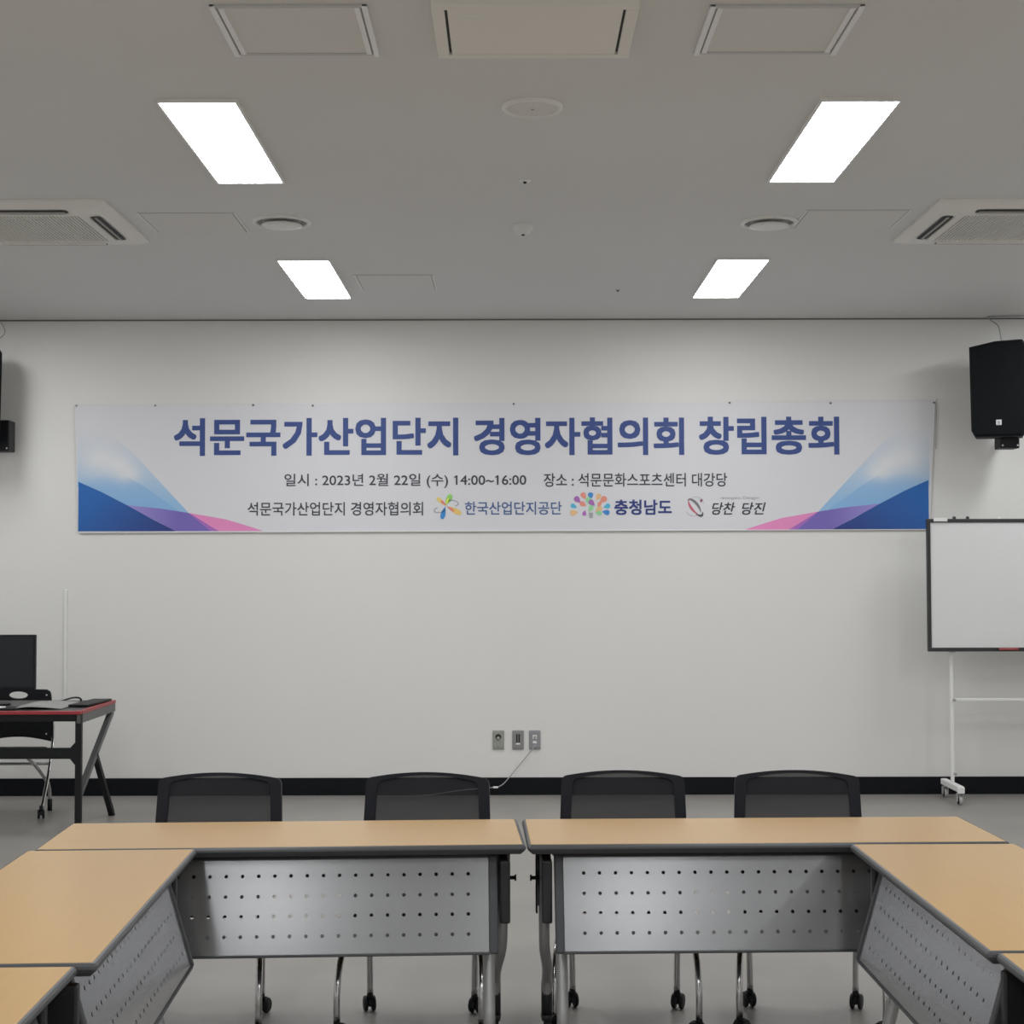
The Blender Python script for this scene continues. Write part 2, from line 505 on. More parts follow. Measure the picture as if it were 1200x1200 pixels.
BW = (.75, .755, .79)
def mixc(a, b, t):
    t = max(0, min(1, t)); return tuple(a[i] * (1 - t) + b[i] * t for i in range(3))
def print_shape(name, layer, xs, lo, hi, colf, ny=8):
    """printed area between two border lines (artwork units)"""
    bm = new(); cl = bm.loops.layers.float_color.new('print')
    g = []
    for px in xs:
        a, b = lo(px), hi(px)
        g.append([(px, lerp(a, b, j / ny)) for j in range(ny + 1)])
    y = YBN - .0022 - .0003 * layer
    vv = [[bm.verts.new(Vector((bxz(*p)[0], y, bxz(*p)[1])) - OFF) for p in r] for r in g]
    for i in range(len(g) - 1):
        for j in range(ny):
            idx = ((i, j), (i + 1, j), (i + 1, j + 1), (i, j + 1))
            try: f = bm.faces.new([vv[a][b] for a, b in idx])
            except ValueError: continue
            for lp, (a, b) in zip(f.loops, idx):
                lp[cl] = (*colf(*g[a][b]), 1)
    return obj(name, bm, M['print'], ban)
def lin(pts):
    def f(x):
        if x <= pts[0][0]: return pts[0][1]
        for (x0, y0), (x1, y1) in zip(pts, pts[1:]):
            if x <= x1: return lerp(y0, y1, (x - x0) / (x1 - x0))
        return pts[-1][1]
    return f
def frange(a, b, n): return [lerp(a, b, i / n) for i in range(n + 1)]
S = lambda r, g, b: pigment(r, g, b)[:3]
BLUE, NAVY, CYAN, LAV, PUR, PINK = S(26, 88, 156), S(36, 50, 112), S(130, 166, 198), S(136, 126, 186), S(104, 90, 160), S(208, 124, 170)
def corner_art(side):
    # side -1: left corner as drawn; +1: mirrored about the banner's middle
    if side < 0: X = lambda x: x
    else: X = lambda x: 1181.5 - x
    def put(name, layer, a, b, n, lo, hi, colf, ny=8):
        xs = frange(a, b, n)
        lo2, hi2 = (lambda px: lo(X(px))), (lambda px: hi(X(px)))
        print_shape(name, layer, [X(x) for x in xs], lo2, hi2, lambda px, py: colf(X(px), py), ny)
    base = 622.8
    top_blue = lin([(89.5, 563.5), (120, 577), (150, 592.5), (180, 609), (207, base)])
    top_lav = lin([(148, 592), (165, 594), (190, 596.5), (222, 601.5), (265, 609), (295, 618), (309, base)])
    diag = lin([(89.5, 470 if side > 0 else 480), (152, 527), (222, 601.5)])
    # pale sky field
    def sky(px, py):
        t = (py - 505) / 85.
        c = mixc(BW, CYAN, t)
        for cx_, cy_, r_ in ((118, 538, 22), (152, 556, 14), (140, 545, 16)):
            d = math.hypot(px - cx_, (py - cy_) * 1.3) / r_
            c = mixc(c, S(205, 205, 215), .75 * math.exp(-d * d))
        return c
    diag_hi = lambda x: max(diag(x), 478)
    put('sky_print', 0, 91.3, 221, 44, diag_hi, lambda x: min(base, lin([(89.5, 570), (150, 596), (222, 602)])(x)), sky, 30)
    # denser light-blue facet
    faclo = lin([(92, 560), (120, 556), (152, 560), (172, 572), (212, 600.5)])
    put('facet_print', 1, 92, 212, 40, faclo, lin([(92, 566), (120, 578), (150, 593), (212, 600.5)]),
        lambda px, py: mixc(sky(px, py), S(106, 152, 196), .5 * min(1, max(0, (py - faclo(px)) / 14.) + max(0, (px - 145) / 20.))), 8)
    # lavender and pink sweep
    def sweep(px, py):
        c = mixc(LAV, PUR, (px - 150) / 60.)
        k = px + (py - 605) * -1.1
        return c
    put('lavender_print', 2, 148, 258, 30, top_lav, lambda x: min(base, max(top_lav(x), lin([(148, 592), (207, base)])(x)) if x < 207 else base) if x < 222 else base, sweep)
    put('pink_print', 3, 222, 309, 24, top_lav, lambda x: max(top_lav(x), min(base, 602 + (x - 223) * .62)), lambda px, py: PINK, 4)
    put('plum_print', 4, 222, 262, 16, lambda x: min(base, 602 + (x - 222) * .62), lambda x: min(base, 602 + (x - 222) * .80), lambda px, py: S(150, 95, 170), 3)
    put('blue_print', 5, edge_l(600) + .6, 207, 36, top_blue, lambda x: base, lambda px, py: mixc(BLUE, NAVY, (px - 100) / 105. * .8 + (py - 590) / 120.), 6)
corner_art(-1); corner_art(1)

def text_raw(s, off=0.0, shear=0.0):
    """triangles of a line of lettering at size 1; the weight comes from overlaid shifted copies"""
    c = bpy.data.curves.new('t', 'FONT'); c.body = s; c.size = 1; c.shear = shear; c.fill_mode = 'FRONT'
    c.resolution_u = 3
    o = bpy.data.objects.new('t', c); COL.objects.link(o)
    me = bpy.data.meshes.new_from_object(o)
    bpy.data.objects.remove(o); bpy.data.curves.remove(c)
    v = [(p.co.x, p.co.y) for p in me.vertices]; f = [tuple(p.vertices) for p in me.polygons]
    bpy.data.meshes.remove(me)
    return v, f
def flat_text(name, s, x0, x1, y0, y1, m, layer=6, off=0.0, shear=0.0):
    """lettering scaled to the box (artwork units) on the banner, one part per word"""
    v, f = text_raw(s, shear=shear)
    a, b, d, e = min(p[0] for p in v), max(p[0] for p in v), min(p[1] for p in v), max(p[1] for p in v)
    a -= off; b += off; d -= off; e += off
    one, _ = text_raw('1')
    onew = max(p[0] for p in one) - min(p[0] for p in one); caph = max(p[1] for p in one)
    flags = []
    if off < .02 and '1' in s:
        for k, chh in enumerate(s):
            if chh == '1':
                pv, _ = text_raw(s[:k + 1])
                xl = max(p[0] for p in pv) - onew
                flags.append((k, [(xl + .02, caph), (xl + .02, caph - .10), (xl - .13, caph - .19), (xl - .13, caph - .10)]))
    words = s.split()
    pos = 0
    for wd in words:
        k = s.index(wd, pos); pos = k + len(wd)
        pv, _ = text_raw(s[:pos], shear=shear)
        wv, wf = text_raw(wd, shear=shear)
        dx = max(p[0] for p in pv) - max(p[0] for p in wv)
        verts, faces = [], []
        shifts = [(0, 0)] if off == 0 else [(0, 0)] + [(off * .88 * a_, off * .88 * b_3) for a_ in (-1, 0, 1) for b_3 in (-1, 0, 1) if a_ or b_3]
        if off > .015: shifts += [(off * .5 * cx_, off * .5 * cy_) for cx_, cy_ in ((1, 0), (-1, 0), (0, 1), (0, -1))]
        for q, (sx, sy) in enumerate(shifts):
            n0 = len(verts)
            for (x_, y_) in wv:
                px = lerp(x0, x1, (x_ + dx + sx - a) / (b - a)); py = lerp(y1, y0, (y_ + sy - d) / (e - d))
                x, z = bxz(px, py)
                verts.append(Vector((x, YBN - .0022 - .0003 * layer - .00001 * q, z)) - OFF)
            faces += [tuple(i + n0 for i in t_) for t_ in wf]
        for k2, quad in flags:
            if k <= k2 < pos:
                n0 = len(verts)
                for x_, y_ in quad:
                    x, z = bxz(lerp(x0, x1, (x_ - a) / (b - a)), lerp(y1, y0, (y_ - d) / (e - d)))
                    verts.append(Vector((x, YBN - .0022 - .0003 * layer, z)) - OFF)
                faces.append((n0, n0 + 1, n0 + 2, n0 + 3))
        me = bpy.data.meshes.new(name); me.from_pydata(verts, [], faces)
        obj(name, me, m, ban)
TITLE = ink(47, 66, 120); BLK = ink(48, 50, 58); NAV = ink(40, 52, 110); STEEL = ink(66, 88, 132)
flat_text('title_lettering', '석문국가산업단지', 204, 538, 490.5, 535, TITLE, off=.028)
flat_text('title_lettering', '경영자협의회', 556, 803, 490.5, 535, TITLE, off=.028)
flat_text('title_lettering', '창립총회', 820, 985, 490, 535, TITLE, off=.028)
flat_text('date_lettering', '일시 : 2023년 2월 22일 (수) 14:00~16:00', 334, 617.5, 556, 573, BLK, off=.009)
flat_text('place_lettering', '장소 : 석문문화스포츠센터 대강당', 638, 853, 556, 572, BLK, off=.009)
flat_text('host_lettering', '석문국가산업단지 경영자협의회', 291, 496.5, 589, 605, BLK, off=.009)
flat_text('sponsor_lettering', '한국산업단지공단', 545.5, 659, 589, 604.5, STEEL, off=.012)
flat_text('sponsor_lettering', '충청남도', 720.5, 788, 587, 605, NAV, off=.028)
flat_text('sponsor_lettering', '당찬', 835, 862, 590.5, 605, BLK, off=.014, shear=.25)
flat_text('sponsor_lettering', '당진', 870, 898, 590.5, 605, BLK, off=.014, shear=.25)
flat_text('small_lettering', 'energetic Dangjin', 846, 890, 583.5, 587.5, ink(150, 150, 160))

def petal(name, cx_, cy_, ang, ln, wd, m, layer=6, kind='drop'):
    """petal pointing along ang from (cx,cy), artwork units"""
    bm = new(); pts = []
    n = 18
    for k in range(n):
        a = 2 * PI * k / n
        u = .5 - .5 * math.cos(a)
        wv = wd / 2 * math.sin(a) * (u ** .6 if kind == 'drop' else 1)
        l_ = u * ln
        px = cx_ + l_ * math.cos(ang) - wv * math.sin(ang)
        py = cy_ - l_ * math.sin(ang) - wv * math.cos(ang)
        x, z = bxz(px, py)
        pts.append(bm.verts.new(Vector((x, YBN - .0022 - .0003 * layer, z)) - OFF))
    bm.faces.new(pts)
    return obj(name, bm, m, ban)
def arc_print(name, cx_, cy_, rx, ry, a0, a1, wd, m, rot=0, layer=6, taper=False):
    bm = new(); n = 22; A, B = [], []
    for k in range(n + 1):
        t = k / n; a = lerp(a0, a1, t)
        ww = wd / 2 * (math.sin(PI * t) * .85 + .15 if taper else 1)
        for L_, rr in ((A, ww), (B, -ww)):
            ex, ey = (rx + rr) * math.cos(a), (ry + rr) * math.sin(a)
            px = cx_ + ex * math.cos(rot) - ey * math.sin(rot); py = cy_ - (ex * math.sin(rot) + ey * math.cos(rot))
            x, z = bxz(px, py)
            L_.append(bm.verts.new(Vector((x, YBN - .0022 - .0003 * layer, z)) - OFF))
    for k in range(n): bm.faces.new((A[k], A[k + 1], B[k + 1], B[k]))
    return obj(name, bm, m, ban)
R_ = math.radians
# pinwheel emblem
cx_, cy_ = 523.5, 594.5
petal('emblem_petal', cx_ - 1, cy_ - 1, R_(62), 15, 8.5, ink(130, 185, 95), 6)
petal('emblem_petal', cx_ - .5, cy_ - 1, R_(138), 14, 6.5, ink(222, 180, 110), 6)
petal('emblem_petal', cx_ + 1, cy_ + 0, R_(-28), 19, 8.5, ink(232, 172, 100), 6)
petal('emblem_petal', cx_ - 1, cy_ - 0, R_(-105), 15.5, 7.5, ink(52, 122, 184), 6)
petal('emblem_petal', cx_ + .5, cy_ - .5, R_(135), 9, 3.2, ink(214, 105, 95), 7)
petal('emblem_petal', cx_ + .5, cy_ - .5, R_(-35), 11, 3.4, ink(218, 110, 98), 7)
petal('emblem_petal', cx_ - .5, cy_ - 1.5, R_(68), 9, 3, ink(196, 205, 80), 7)
arc_print('emblem_line', 531.5, 590.5, 6.5, 3.0, R_(-60), R_(170), 1.0, ink(135, 138, 146), R_(-10), 6)
arc_print('emblem_line', 516, 598.5, 6.5, 3.2, R_(110), R_(350), 1.0, ink(135, 138, 146), R_(10), 6)
# tree of drops emblem
pal = [(60, 120, 182), (214, 128, 112), (150, 92, 160), (222, 165, 120), (130, 188, 140), (70, 160, 190)]
drops = [(692.8, 586.5, 90, 0, 8), (686.5, 586, 118, 1, 8), (680.5, 590, 135, 2, 8.5), (676, 596, 155, 5, 7), (677.5, 601.5, 188, 3, 8.5),
         (700, 587, 62, 3, 7.5), (704, 590, 40, 1, 9), (708.5, 596, 20, 5, 7.5), (707, 601, -12, 0, 8),
         (687, 594, 150, 1, 7.5), (692.5, 593, 110, 4, 9), (697, 593.5, 135, 2, 8), (691, 600.5, 60, 4, 7.5), (686, 600, -100, 2, 6), (699, 600.5, 35, 3, 8), (699, 602, -10, 4, 7), (701.5, 595, 60, 1, 6)]
for q_, (x, y, a, c, l_) in enumerate(drops):
    petal('emblem_leaf', x - .8 * math.cos(R_(a)), y + .8 * math.sin(R_(a)), R_(a), l_ * 1.12, l_ * 1.05, ink(*pal[c]), 6 + .08 * q_)
bm = new()
pts = [(690.8, 602), (695.6, 602), (695.2, 608.5), (691.2, 608.5)]
bm.faces.new([bm.verts.new(Vector((bxz(*p)[0], YBN - .0042, bxz(*p)[1])) - OFF) for p in pts])
obj('emblem_trunk', bm, ink(140, 146, 146), ban)
# tilted ring emblem
arc_print('emblem_ring', 814, 595.5, 10.5, 4.6, R_(20), R_(200), 3.0, ink(105, 105, 108), R_(-52), 6, True)
arc_print('emblem_ring', 815, 595.5, 10.5, 4.4, R_(190), R_(330), 2.4, ink(176, 76, 92), R_(-52), 7, True)
arc_print('emblem_ring', 816, 596.5, 11.5, 5.0, R_(-60), R_(40), 2.8, ink(70, 70, 74), R_(-52), 8, True)
arc_print('emblem_line', 816, 595, 10, 11, R_(20), R_(110), .6, ink(160, 160, 165), 0, 6)
arc_print('emblem_line', 814, 596, 10.5, 10.5, R_(210), R_(290), .6, ink(160, 160, 165), 0, 6)
petal('emblem_dot', 821.5, 590, R_(60), 4, 2.6, ink(120, 70, 85), 7, 'oval')
# pins along the top and corner ties
for px, py in ((89.5, 475), (182, 475), (297, 474.7), (367, 475.5), (603, 474), (856.5, 473.2), (975, 473.8), (1096.5, 473.5)):
    x, z = bxz(px, py)
    bm = new(); lathe(bm, [(.0075, 0), (.0075, .004), (.003, .006), (0, .006)], 12, Matrix.Translation(Vector((x, YBN - .002, z - .004)) - OFF) @ Matrix.Rotation(PI / 2, 4, 'X'))
    obj('pin', bm, M['grille'] if px < 200 else M['gap_shade_pin'], ban)
bm = new(); x, z = bxz(1099, 470)
tube(bm, [Vector((x + .004, YBN - .004, z)) - OFF, Vector((x + .002, YBN - .004, z - .10)) - OFF, Vector((x - .006, YBN - .004, z - .35)) - OFF], .0025, 8)
obj('corner_cord', bm, M['grille'], ban)

# ------------------------------------------------------------------ wall loudspeakers
def loudspeaker(x, y, z0, rz, label, hh=.65):
    t = thing('loudspeaker', label, 'speaker', (x, y, z0), rz)
    hw = .178
    prof = [(-hw, .045), (-hw + .025, 0), (hw - .025, 0), (hw, .045), (hw + .008, hh - .05), (hw - .02, hh), (-.02, hh - .006), (-hw - .008, hh - .038)]
    bm = new()   # front, middle and rear outlines give the tapered cabinet
    rings = []
    for yy, s in ((-.13, .93), (-.115, 1.0), (.03, .97), (.15, .58)):
        rings.append([bm.verts.new((px * s, yy, hh / 2 + (pz - hh / 2) * (1 if s > .9 else .88))) for px, pz in prof])
    for a, b in zip(rings, rings[1:]):
        for k in range(8): bm.faces.new((a[k], a[(k + 1) % 8], b[(k + 1) % 8], b[k]))
    bm.faces.new(rings[0]); bm.faces.new(rings[-1][::-1])
    obj('cabinet', bm, M['speaker_cab'], t)
    bm = new()
    g0 = [(px * .965, hh / 2 + (pz - hh / 2) * .975) for px, pz in prof]
    rr = []
    for yy, s in ((-.128, 1), (-.143, .97)):
        rr.append([bm.verts.new((px * s, yy, hh / 2 + (pz - hh / 2) * s)) for px, pz in g0])
    for k in range(8): bm.faces.new((rr[0][k], rr[0][(k + 1) % 8], rr[1][(k + 1) % 8], rr[1][k]))
    bm.faces.new(rr[1])
    g = obj('grille', bm, M['speaker_grille'], t)
    bm = new(); box(bm, -.018, .018, -.147, -.142, .078, .114, .002)
    b = obj('badge', bm, ink(190, 192, 196), g)
    bm = new(); box(bm, -.006, .006, -.1485, -.1465, .091, .103); box(bm, -.006, .006, -.1485, -.1465, .083, .087)
    obj('badge_mark', bm, M['grille'], g)
    return t
s = loudspeaker(3.300, 10.66, 2.445, R_(-18), 'black wall loudspeaker above the whiteboard, right of the banner')
s2 = loudspeaker(-3.675, 10.72, 2.44, R_(20), 'black wall loudspeaker at the left edge, left of the banner')
def bracket(x0, x1, z0, z1, y0, label, sx_=1):
    t = thing('wall_bracket', label, 'bracket', ((x0 + x1) / 2, D, z0))
    hx = (x1 - x0) / 2; h = z1 - z0; yy = y0 - D
    bm = new(); box(bm, -hx, hx, yy, yy + .14, 0, h, .008); obj('clamp', bm, M['black_plastic'], t)
    bm = new(); bar(bm, (0, yy + .10, h * .7), (.10 * sx_, -.008, .14), .03, .03); obj('arm', bm, M['black_plastic'], t)
    bm = new(); box(bm, .10 * sx_ - .04, .10 * sx_ + .04, -.01, 0, .09, .21, .003); obj('wall_plate', bm, M['black_plastic'], t)
    for sx in (-1, 1):
        bm = new(); lathe(bm, [(.006, 0), (.006, .004), (0, .004)], 10, Matrix.Translation((sx * (hx - .014), yy, .02)) @ Matrix.Rotation(PI / 2, 4, 'X'))
        obj('bolt', bm, M['alu'], t)
bracket(3.295, 3.425, 2.375, 2.47, 10.62, 'black bracket under the right wall loudspeaker')
bracket(-3.635, -3.456, 2.385, 2.60, 10.82, 'black bracket holding the left wall loudspeaker', -1)
bm = new(); tube(bm, [(3.335, 10.66, 3.099), (3.335, 10.70, 3.12), (3.36, 10.80, 3.17), (3.375, 10.9, 3.25), (3.35, 10.98, 3.30), (3.34, 11.0, H)], .0035, 8)
tag(obj('cable', bm, M['cable_grey']), 'thin grey cable from the right loudspeaker up to the ceiling', 'cable')
bm = new(); tube(bm, [(3.33, 11.0, H - .004), (3.34, 10.9, H - .012), (3.6, 10.88, H - .012), (4.1, 10.9, H - .008)], .006, 8)
tag(obj('cable', bm, M['cable_grey']), 'thick grey cable along the ceiling above the right loudspeaker', 'cable')
bm = new(); tube(bm, [(-3.64, 10.70, 3.095), (-3.54, 10.74, 3.13), (-3.50, 10.84, 3.2), (-3.55, 10.95, 3.28), (-3.6, 11.0, H)], .0035, 8)
tag(obj('cable', bm, M['cable_grey']), 'thin grey cable above the left loudspeaker', 'cable')

# ------------------------------------------------------------------ casters
def wheel(bm, c, r, wdt, axis='X', n=18):
    mt = Matrix.Translation(c) @ (Matrix.Rotation(PI / 2, 4, 'Y') if axis == 'X' else Matrix.Rotation(PI / 2, 4, 'X'))
    lathe(bm, [(0, -wdt / 2), (r * .55, -wdt / 2), (r * .62, -wdt / 2 + .002), (r * .9, -wdt / 2), (r, -wdt / 2 + .003), (r, wdt / 2 - .003), (r * .9, wdt / 2), (r * .62, wdt / 2 - .002), (r * .55, wdt / 2), (0, wdt / 2)], n, mt)
def caster(parent, x, y, rz=0.0, r=.026, m=None, name='caster'):
    """twin-wheel caster whose stem stands at x, y"""
    m = m or M['black_plastic']
    ca, sa = math.cos(rz), math.sin(rz)
    bm = new()
    tube(bm, [(0, 0, r * 1.5), (0, 0, r * 2.9)], r * .42, 12)
    # hood
    n = 12
    for k in range(n):
        pass
    pts = [(0.012 + r * 1.08 * math.cos(a), r + r * 1.08 * math.sin(a)) for a in [R_(-10 + 200 * k / 12) for k in range(13)]]
    a_, b_2 = [], []
    for (yy, zz) in pts:
        a_.append(bm.verts.new((-.007, yy, zz))); b_2.append(bm.verts.new((.007, yy, zz)))
    bm.faces.new(a_); bm.faces.new(b_2[::-1])
    for k in range(len(pts)): 
        q = (k + 1) % len(pts)
        bm.faces.new((a_[k], b_2[k], b_2[q], a_[q]))
    bmesh.ops.transform(bm, matrix=Matrix.Rotation(rz, 4, 'Z'), verts=bm.verts[:])
    o = obj(name, bm, m, parent, (x, y, 0))
    return o, (ca, sa)
def caster_wheels(o, rz, r=.026, m=None):
    for s in (-1, 1):
        bm = new(); wheel(bm, (s * .014, .012, r), r, .012)
        bmesh.ops.transform(bm, matrix=Matrix.Rotation(rz, 4, 'Z'), verts=bm.verts[:])
        obj('wheel', bm, m or M['black_plastic'], o)

# ------------------------------------------------------------------ folding seminar tables
def table_top_mesh(L, W):
    bm = new(); box(bm, -L / 2, L / 2, -W / 2, W / 2, .700, .720, .0015, 1)
    return bm
def edge_band(L, W):
    bm = new()
    prof = [(0, .7195), (.005, .7183), (.0092, .713), (.0105, .707), (.006, .700), (-.006, .689), (-.02, .689), (-.02, .6995), (-.0002, .6995)]
    cs = [(1, 1), (-1, 1), (-1, -1), (1, -1)]
    rings = []
    for q, (sx, sy) in enumerate(cs):
        for a in (0, .5, 1):
            ang = math.atan2(sy, sx)
            base = {0: 0, 1: PI / 2, 2: PI, 3: 1.5 * PI}[q]
            th = base + a * PI / 2
            ring = []
            for d, z in prof:
                if d > 0: x, y = sx * L / 2 + d * math.cos(th), sy * W / 2 + d * math.sin(th)
                else: x, y = sx * (L / 2 + d), sy * (W / 2 + d)
                ring.append(bm.verts.new((x, y, z)))
            rings.append(ring)
    n = len(rings)
    for i in range(n):
        a, b = rings[i], rings[(i + 1) % n]
        for k in range(len(prof)):
            k2 = (k + 1) % len(prof)
            f = bm.faces.new((a[k], a[k2], b[k2], b[k])); f.smooth = False
    bmesh.ops.remove_doubles(bm, verts=bm.verts[:], dist=1e-5)
    return bm
def make_table(L, label, loc, rz):
    W = .490
    t = thing('folding_table', label, 'table', loc, rz, None)
    obj('table_top', table_top_mesh(L, W), M['wood'], t)
    obj('edge_band', edge_band(L, W), M['edge'], t)
    he = L / 2
    # support beams and hinge rail under the top
    bm = new(); box(bm, -he + .09, he - .09, -.012, .012, .562, .69, .003); obj('beam', bm, M['sleeve'], t)
    bm = new(); box(bm, -he + .07, he - .07, -.172, -.150, .672, .69, .002); obj('hinge_rail', bm, M['panel_cap'], t)
    # perforated modesty panel, leaning towards the user-free side at its foot
    hw = he - .103
    sl = .288
    n = int(round((2 * hw - .138) / .0492)) + 1
    hs = []
    for i in range(n):
        for fz in (.184, .395, .600, .807):
            x = -(n - 1) * .0492 / 2 + i * .0492; y = sl * (1 - fz)
            hs.append([(x + .0058 * math.cos(2 * PI * k / 8), y + .0058 * math.sin(2 * PI * k / 8)) for k in range(8)])
    me = curve_mesh([[(-hw, 0), (hw, 0), (hw, sl), (-hw, sl)]] + hs, .0016)
    ytop, ztop, ybot, zbot = -.175, .674, -.256, .396
    ang = math.atan2(ztop - zbot, ytop - ybot)
    p = obj('modesty_panel', me, M['panel'], t, (0, ybot, zbot), (ang, 0, 0))
    bm = new(); box(bm, -he + .145, he - .145, -.245, .05, .394, .398, .001); obj('hole_blocker', bm, M['panel_cap'], t)  # unseen dark flange added behind the panel to keep its lower holes dark
    bm = new(); box(bm, -hw - .004, hw + .004, -.006, .0025, -.005, .005, .002); obj('bottom_lip', bm, M['panel_cap'], p)
    bm = new(); box(bm, -hw, hw, sl - .004, sl + .003, -.005, .004, .001); obj('top_lip', bm, M['panel_cap'], p)
    for s in (-1, 1):
        bm = new(); a, b = sorted((s * hw, s * (hw + .028))); box(bm, a, b, -.004, sl + .004, -.014, .006, .005)
        obj('end_cap', bm, M['panel_cap'], p)
    for s in (-1, 1):
        xs = he - .052
        bm = new()
        box(bm, min(s * (he - .09), s * (he - .03)), max(s * (he - .09), s * (he - .03)), -.09, .09, .664, .69, .004)
        prism(bm, [(s * (he - .036), .69), (s * (he - .030), .69), (s * (he - .036), .640), (s * (he - .041), .640)], -.06, .02)
        obj('hinge_bracket', bm, M['sleeve'], t)
        # rear leg: sleeve, bent tube, boot, caster
        bm = new(); tube(bm, [(s * xs, 0, .492), (s * xs, 0, .40), (s * (xs - .003), .03, .335), (s * (xs - .014), .10, .265), (s * (xs - .016), .165, .215), (s * (xs - .016), .178, .17), (s * (xs - .016), .18, .11)], .0175, 14)
        leg = obj('rear_leg', bm, M['tube'], t)
        bm = new(); tube(bm, [(s * xs, 0, .655), (s * xs, 0, .485)], .0215, 14); obj('sleeve', bm, M['sleeve'], leg)
        bm = new(); box(bm, min(s * (xs - .016), s * (xs + .016)), max(s * (xs - .016), s * (xs + .016)), -.205, .13, .47, .662, .006, 2); obj('hinge_plate', bm, M['sleeve'], leg)
        bm = new(); tube(bm, [(s * xs, 0, .672), (s * xs, 0, .652)], .016, 14); obj('pivot', bm, M['tube'], leg)
        bm = new(); tube(bm, [(s * (xs + .018), 0, .572), (s * (xs + .040), 0, .572)], .006, 10); tube(bm, [(s * (xs + .040), 0, .572), (s * (xs + .045), 0, .572)], .0105, 12)
        obj('lock_knob', bm, M['black_plastic'], leg)
        bm = new(); box(bm, min(s * (xs + .020), s * (xs + .026)), max(s * (xs + .020), s * (xs + .026)), .015, .05, .455, .66, .002); obj('latch_plate', bm, M['black_plastic'], leg)
        bm = new(); tube(bm, [(s * (xs - .016), .18, .200), (s * (xs - .016), .18, .092)], .0185, 14); tube(bm, [(s * (xs - .016), .18, .092), (s * (xs - .016), .18, .070)], lambda q: .021 - .004 * q, 14)
        obj('boot', bm, M['sleeve'], leg)
        rz_ = s * .5
        o, _ = caster(t, s * (xs - .016), .18, rz_, .027); caster_wheels(o, rz_, .027)
        # front leg
        xf = he - .100
        bm = new(); tube(bm, [(s * xf, -.02, .655), (s * xf, -.115, .40), (s * xf, -.20, .09)], .0185, 14, 3)
        leg = obj('front_leg', bm, M['tube'], t)
        bm = new(); tube(bm, [(s * xf, -.193, .12), (s * xf, -.205, .070)], .021, 14, 1); obj('boot', bm, M['sleeve'], leg)
        o, _ = caster(t, s * xf, -.205, -rz_, .027); caster_wheels(o, -rz_, .027)
    return t
make_table(1.462, 'back-row wooden folding table on the left, two black chairs behind it', (-.712, 5.056, 0), R_(2.9))
make_table(1.462, 'back-row wooden folding table on the right, two black chairs behind it', (.779, 5.108, 0), R_(1.5))
make_table(1.375, 'left side wooden folding table, touching the back-row table', (-1.172, 4.074, 0), R_(92.6))
make_table(1.345, 'right side wooden folding table, touching the back-row table', (1.286, 4.162, 0), R_(-89.6))
make_table(1.375, 'nearest wooden folding table at the bottom left corner', (-1.150, 2.666, 0), R_(92.0))
make_table(1.375, 'nearest wooden folding table at the bottom right corner', (1.306, 2.775, 0), R_(-90.0))

# ------------------------------------------------------------------ mesh chairs behind the tables
def make_chair():
    t = thing('mesh_chair', '', 'chair')
    # backrest outline (x, z), slightly wider towards its foot, domed top
    def outline(inset, zb, itop=None):
        itop = inset * .35 if itop is None else itop
        hw_t, hw_b, zt = .225 - inset, .236 - inset, .806 - itop
        pts = [(-hw_b, zb), (hw_b, zb)]
        r = .022
        pts += [(lerp(hw_b, hw_t, .5), lerp(zb, zt, .5)), (hw_t, zt - r)]
        pts += [(hw_t - r * (1 - math.cos(a)), zt - r + r * math.sin(a)) for a in (R_(30), R_(60), R_(85))]
        xs = hw_t - r
        for k in range(1, 14):
            x = lerp(xs, -xs, k / 14)
            pts.append((x, zt + .019 * (1 - (x / xs) ** 2)))
        pts += [(-hw_t + r * (1 - math.cos(a)), zt - r + r * math.sin(a)) for a in (R_(85), R_(60), R_(30))]
        pts += [(-hw_t, zt - r), (-lerp(hw_b, hw_t, .5), lerp(zb, zt, .5))]
        return pts
    tilt = R_(8)
    piv = (0, .285, .45)
    def place(o):
        o.location = piv; o.rotation_euler = (PI / 2 - tilt * 1, 0, 0)
    sh = lambda pts: [(x, z - .45) for x, z in pts]
    me = curve_mesh([sh(outline(0, .450)), sh([(x, max(z, .49)) for x, z in outline(.040, .490, .011)])], .020)
    # keep the top rail thin: inner border follows close under the dome
    o = obj('back_frame', me, M['charcoal'], t); place(o)
    me = curve_mesh([sh(outline(.012, .470))], 0)
    o = obj('back_mesh', me, M['mesh'], t); place(o)
    # seat
    me = curve_mesh([rounded_rect(-.225, .225, -.20, .20, .05)], .045)
    o = obj('seat', me, M['seat_fabric'], t, (0, .03, .43))
    bm = new()
    for s in (-1, 1):
        tube(bm, [(s * .2, .05, .40), (s * .205, .20, .40), (s * .205, .27, .44), (s * .205, .300, .60)], .011, 10)
    obj('back_upright', bm, M['chrome'], t)
    bm = new(); tube(bm, [(-.2, .05, .398), (.2, .05, .398)], .011, 10, 1); obj('crossbar', bm, M['chrome'], t)
    for s in (-1, 1):
        bm = new(); tube(bm, [(s * .203, .06, .40), (s * .215, -.02, .36), (s * .235, -.12, .26), (s * .241, -.165, .16), (s * .241, -.17, .065)], .0115, 12)
        obj('front_leg', bm, M['chrome'], t)
        o, _ = caster(t, s * .241, -.17, s * .7, .027); caster_wheels(o, s * .7, .027)
        bm = new(); tube(bm, [(s * .203, .04, .40), (s * .200, .11, .34), (s * .189, .165, .24), (s * .186, .175, .16), (s * .185, .175, .065)], .0115, 12)
        obj('rear_leg', bm, M['chrome'], t)
        o, _ = caster(t, s * .185, .175, -s * .35, .027); caster_wheels(o, -s * .35, .027)
    return t
C0 = make_chair()
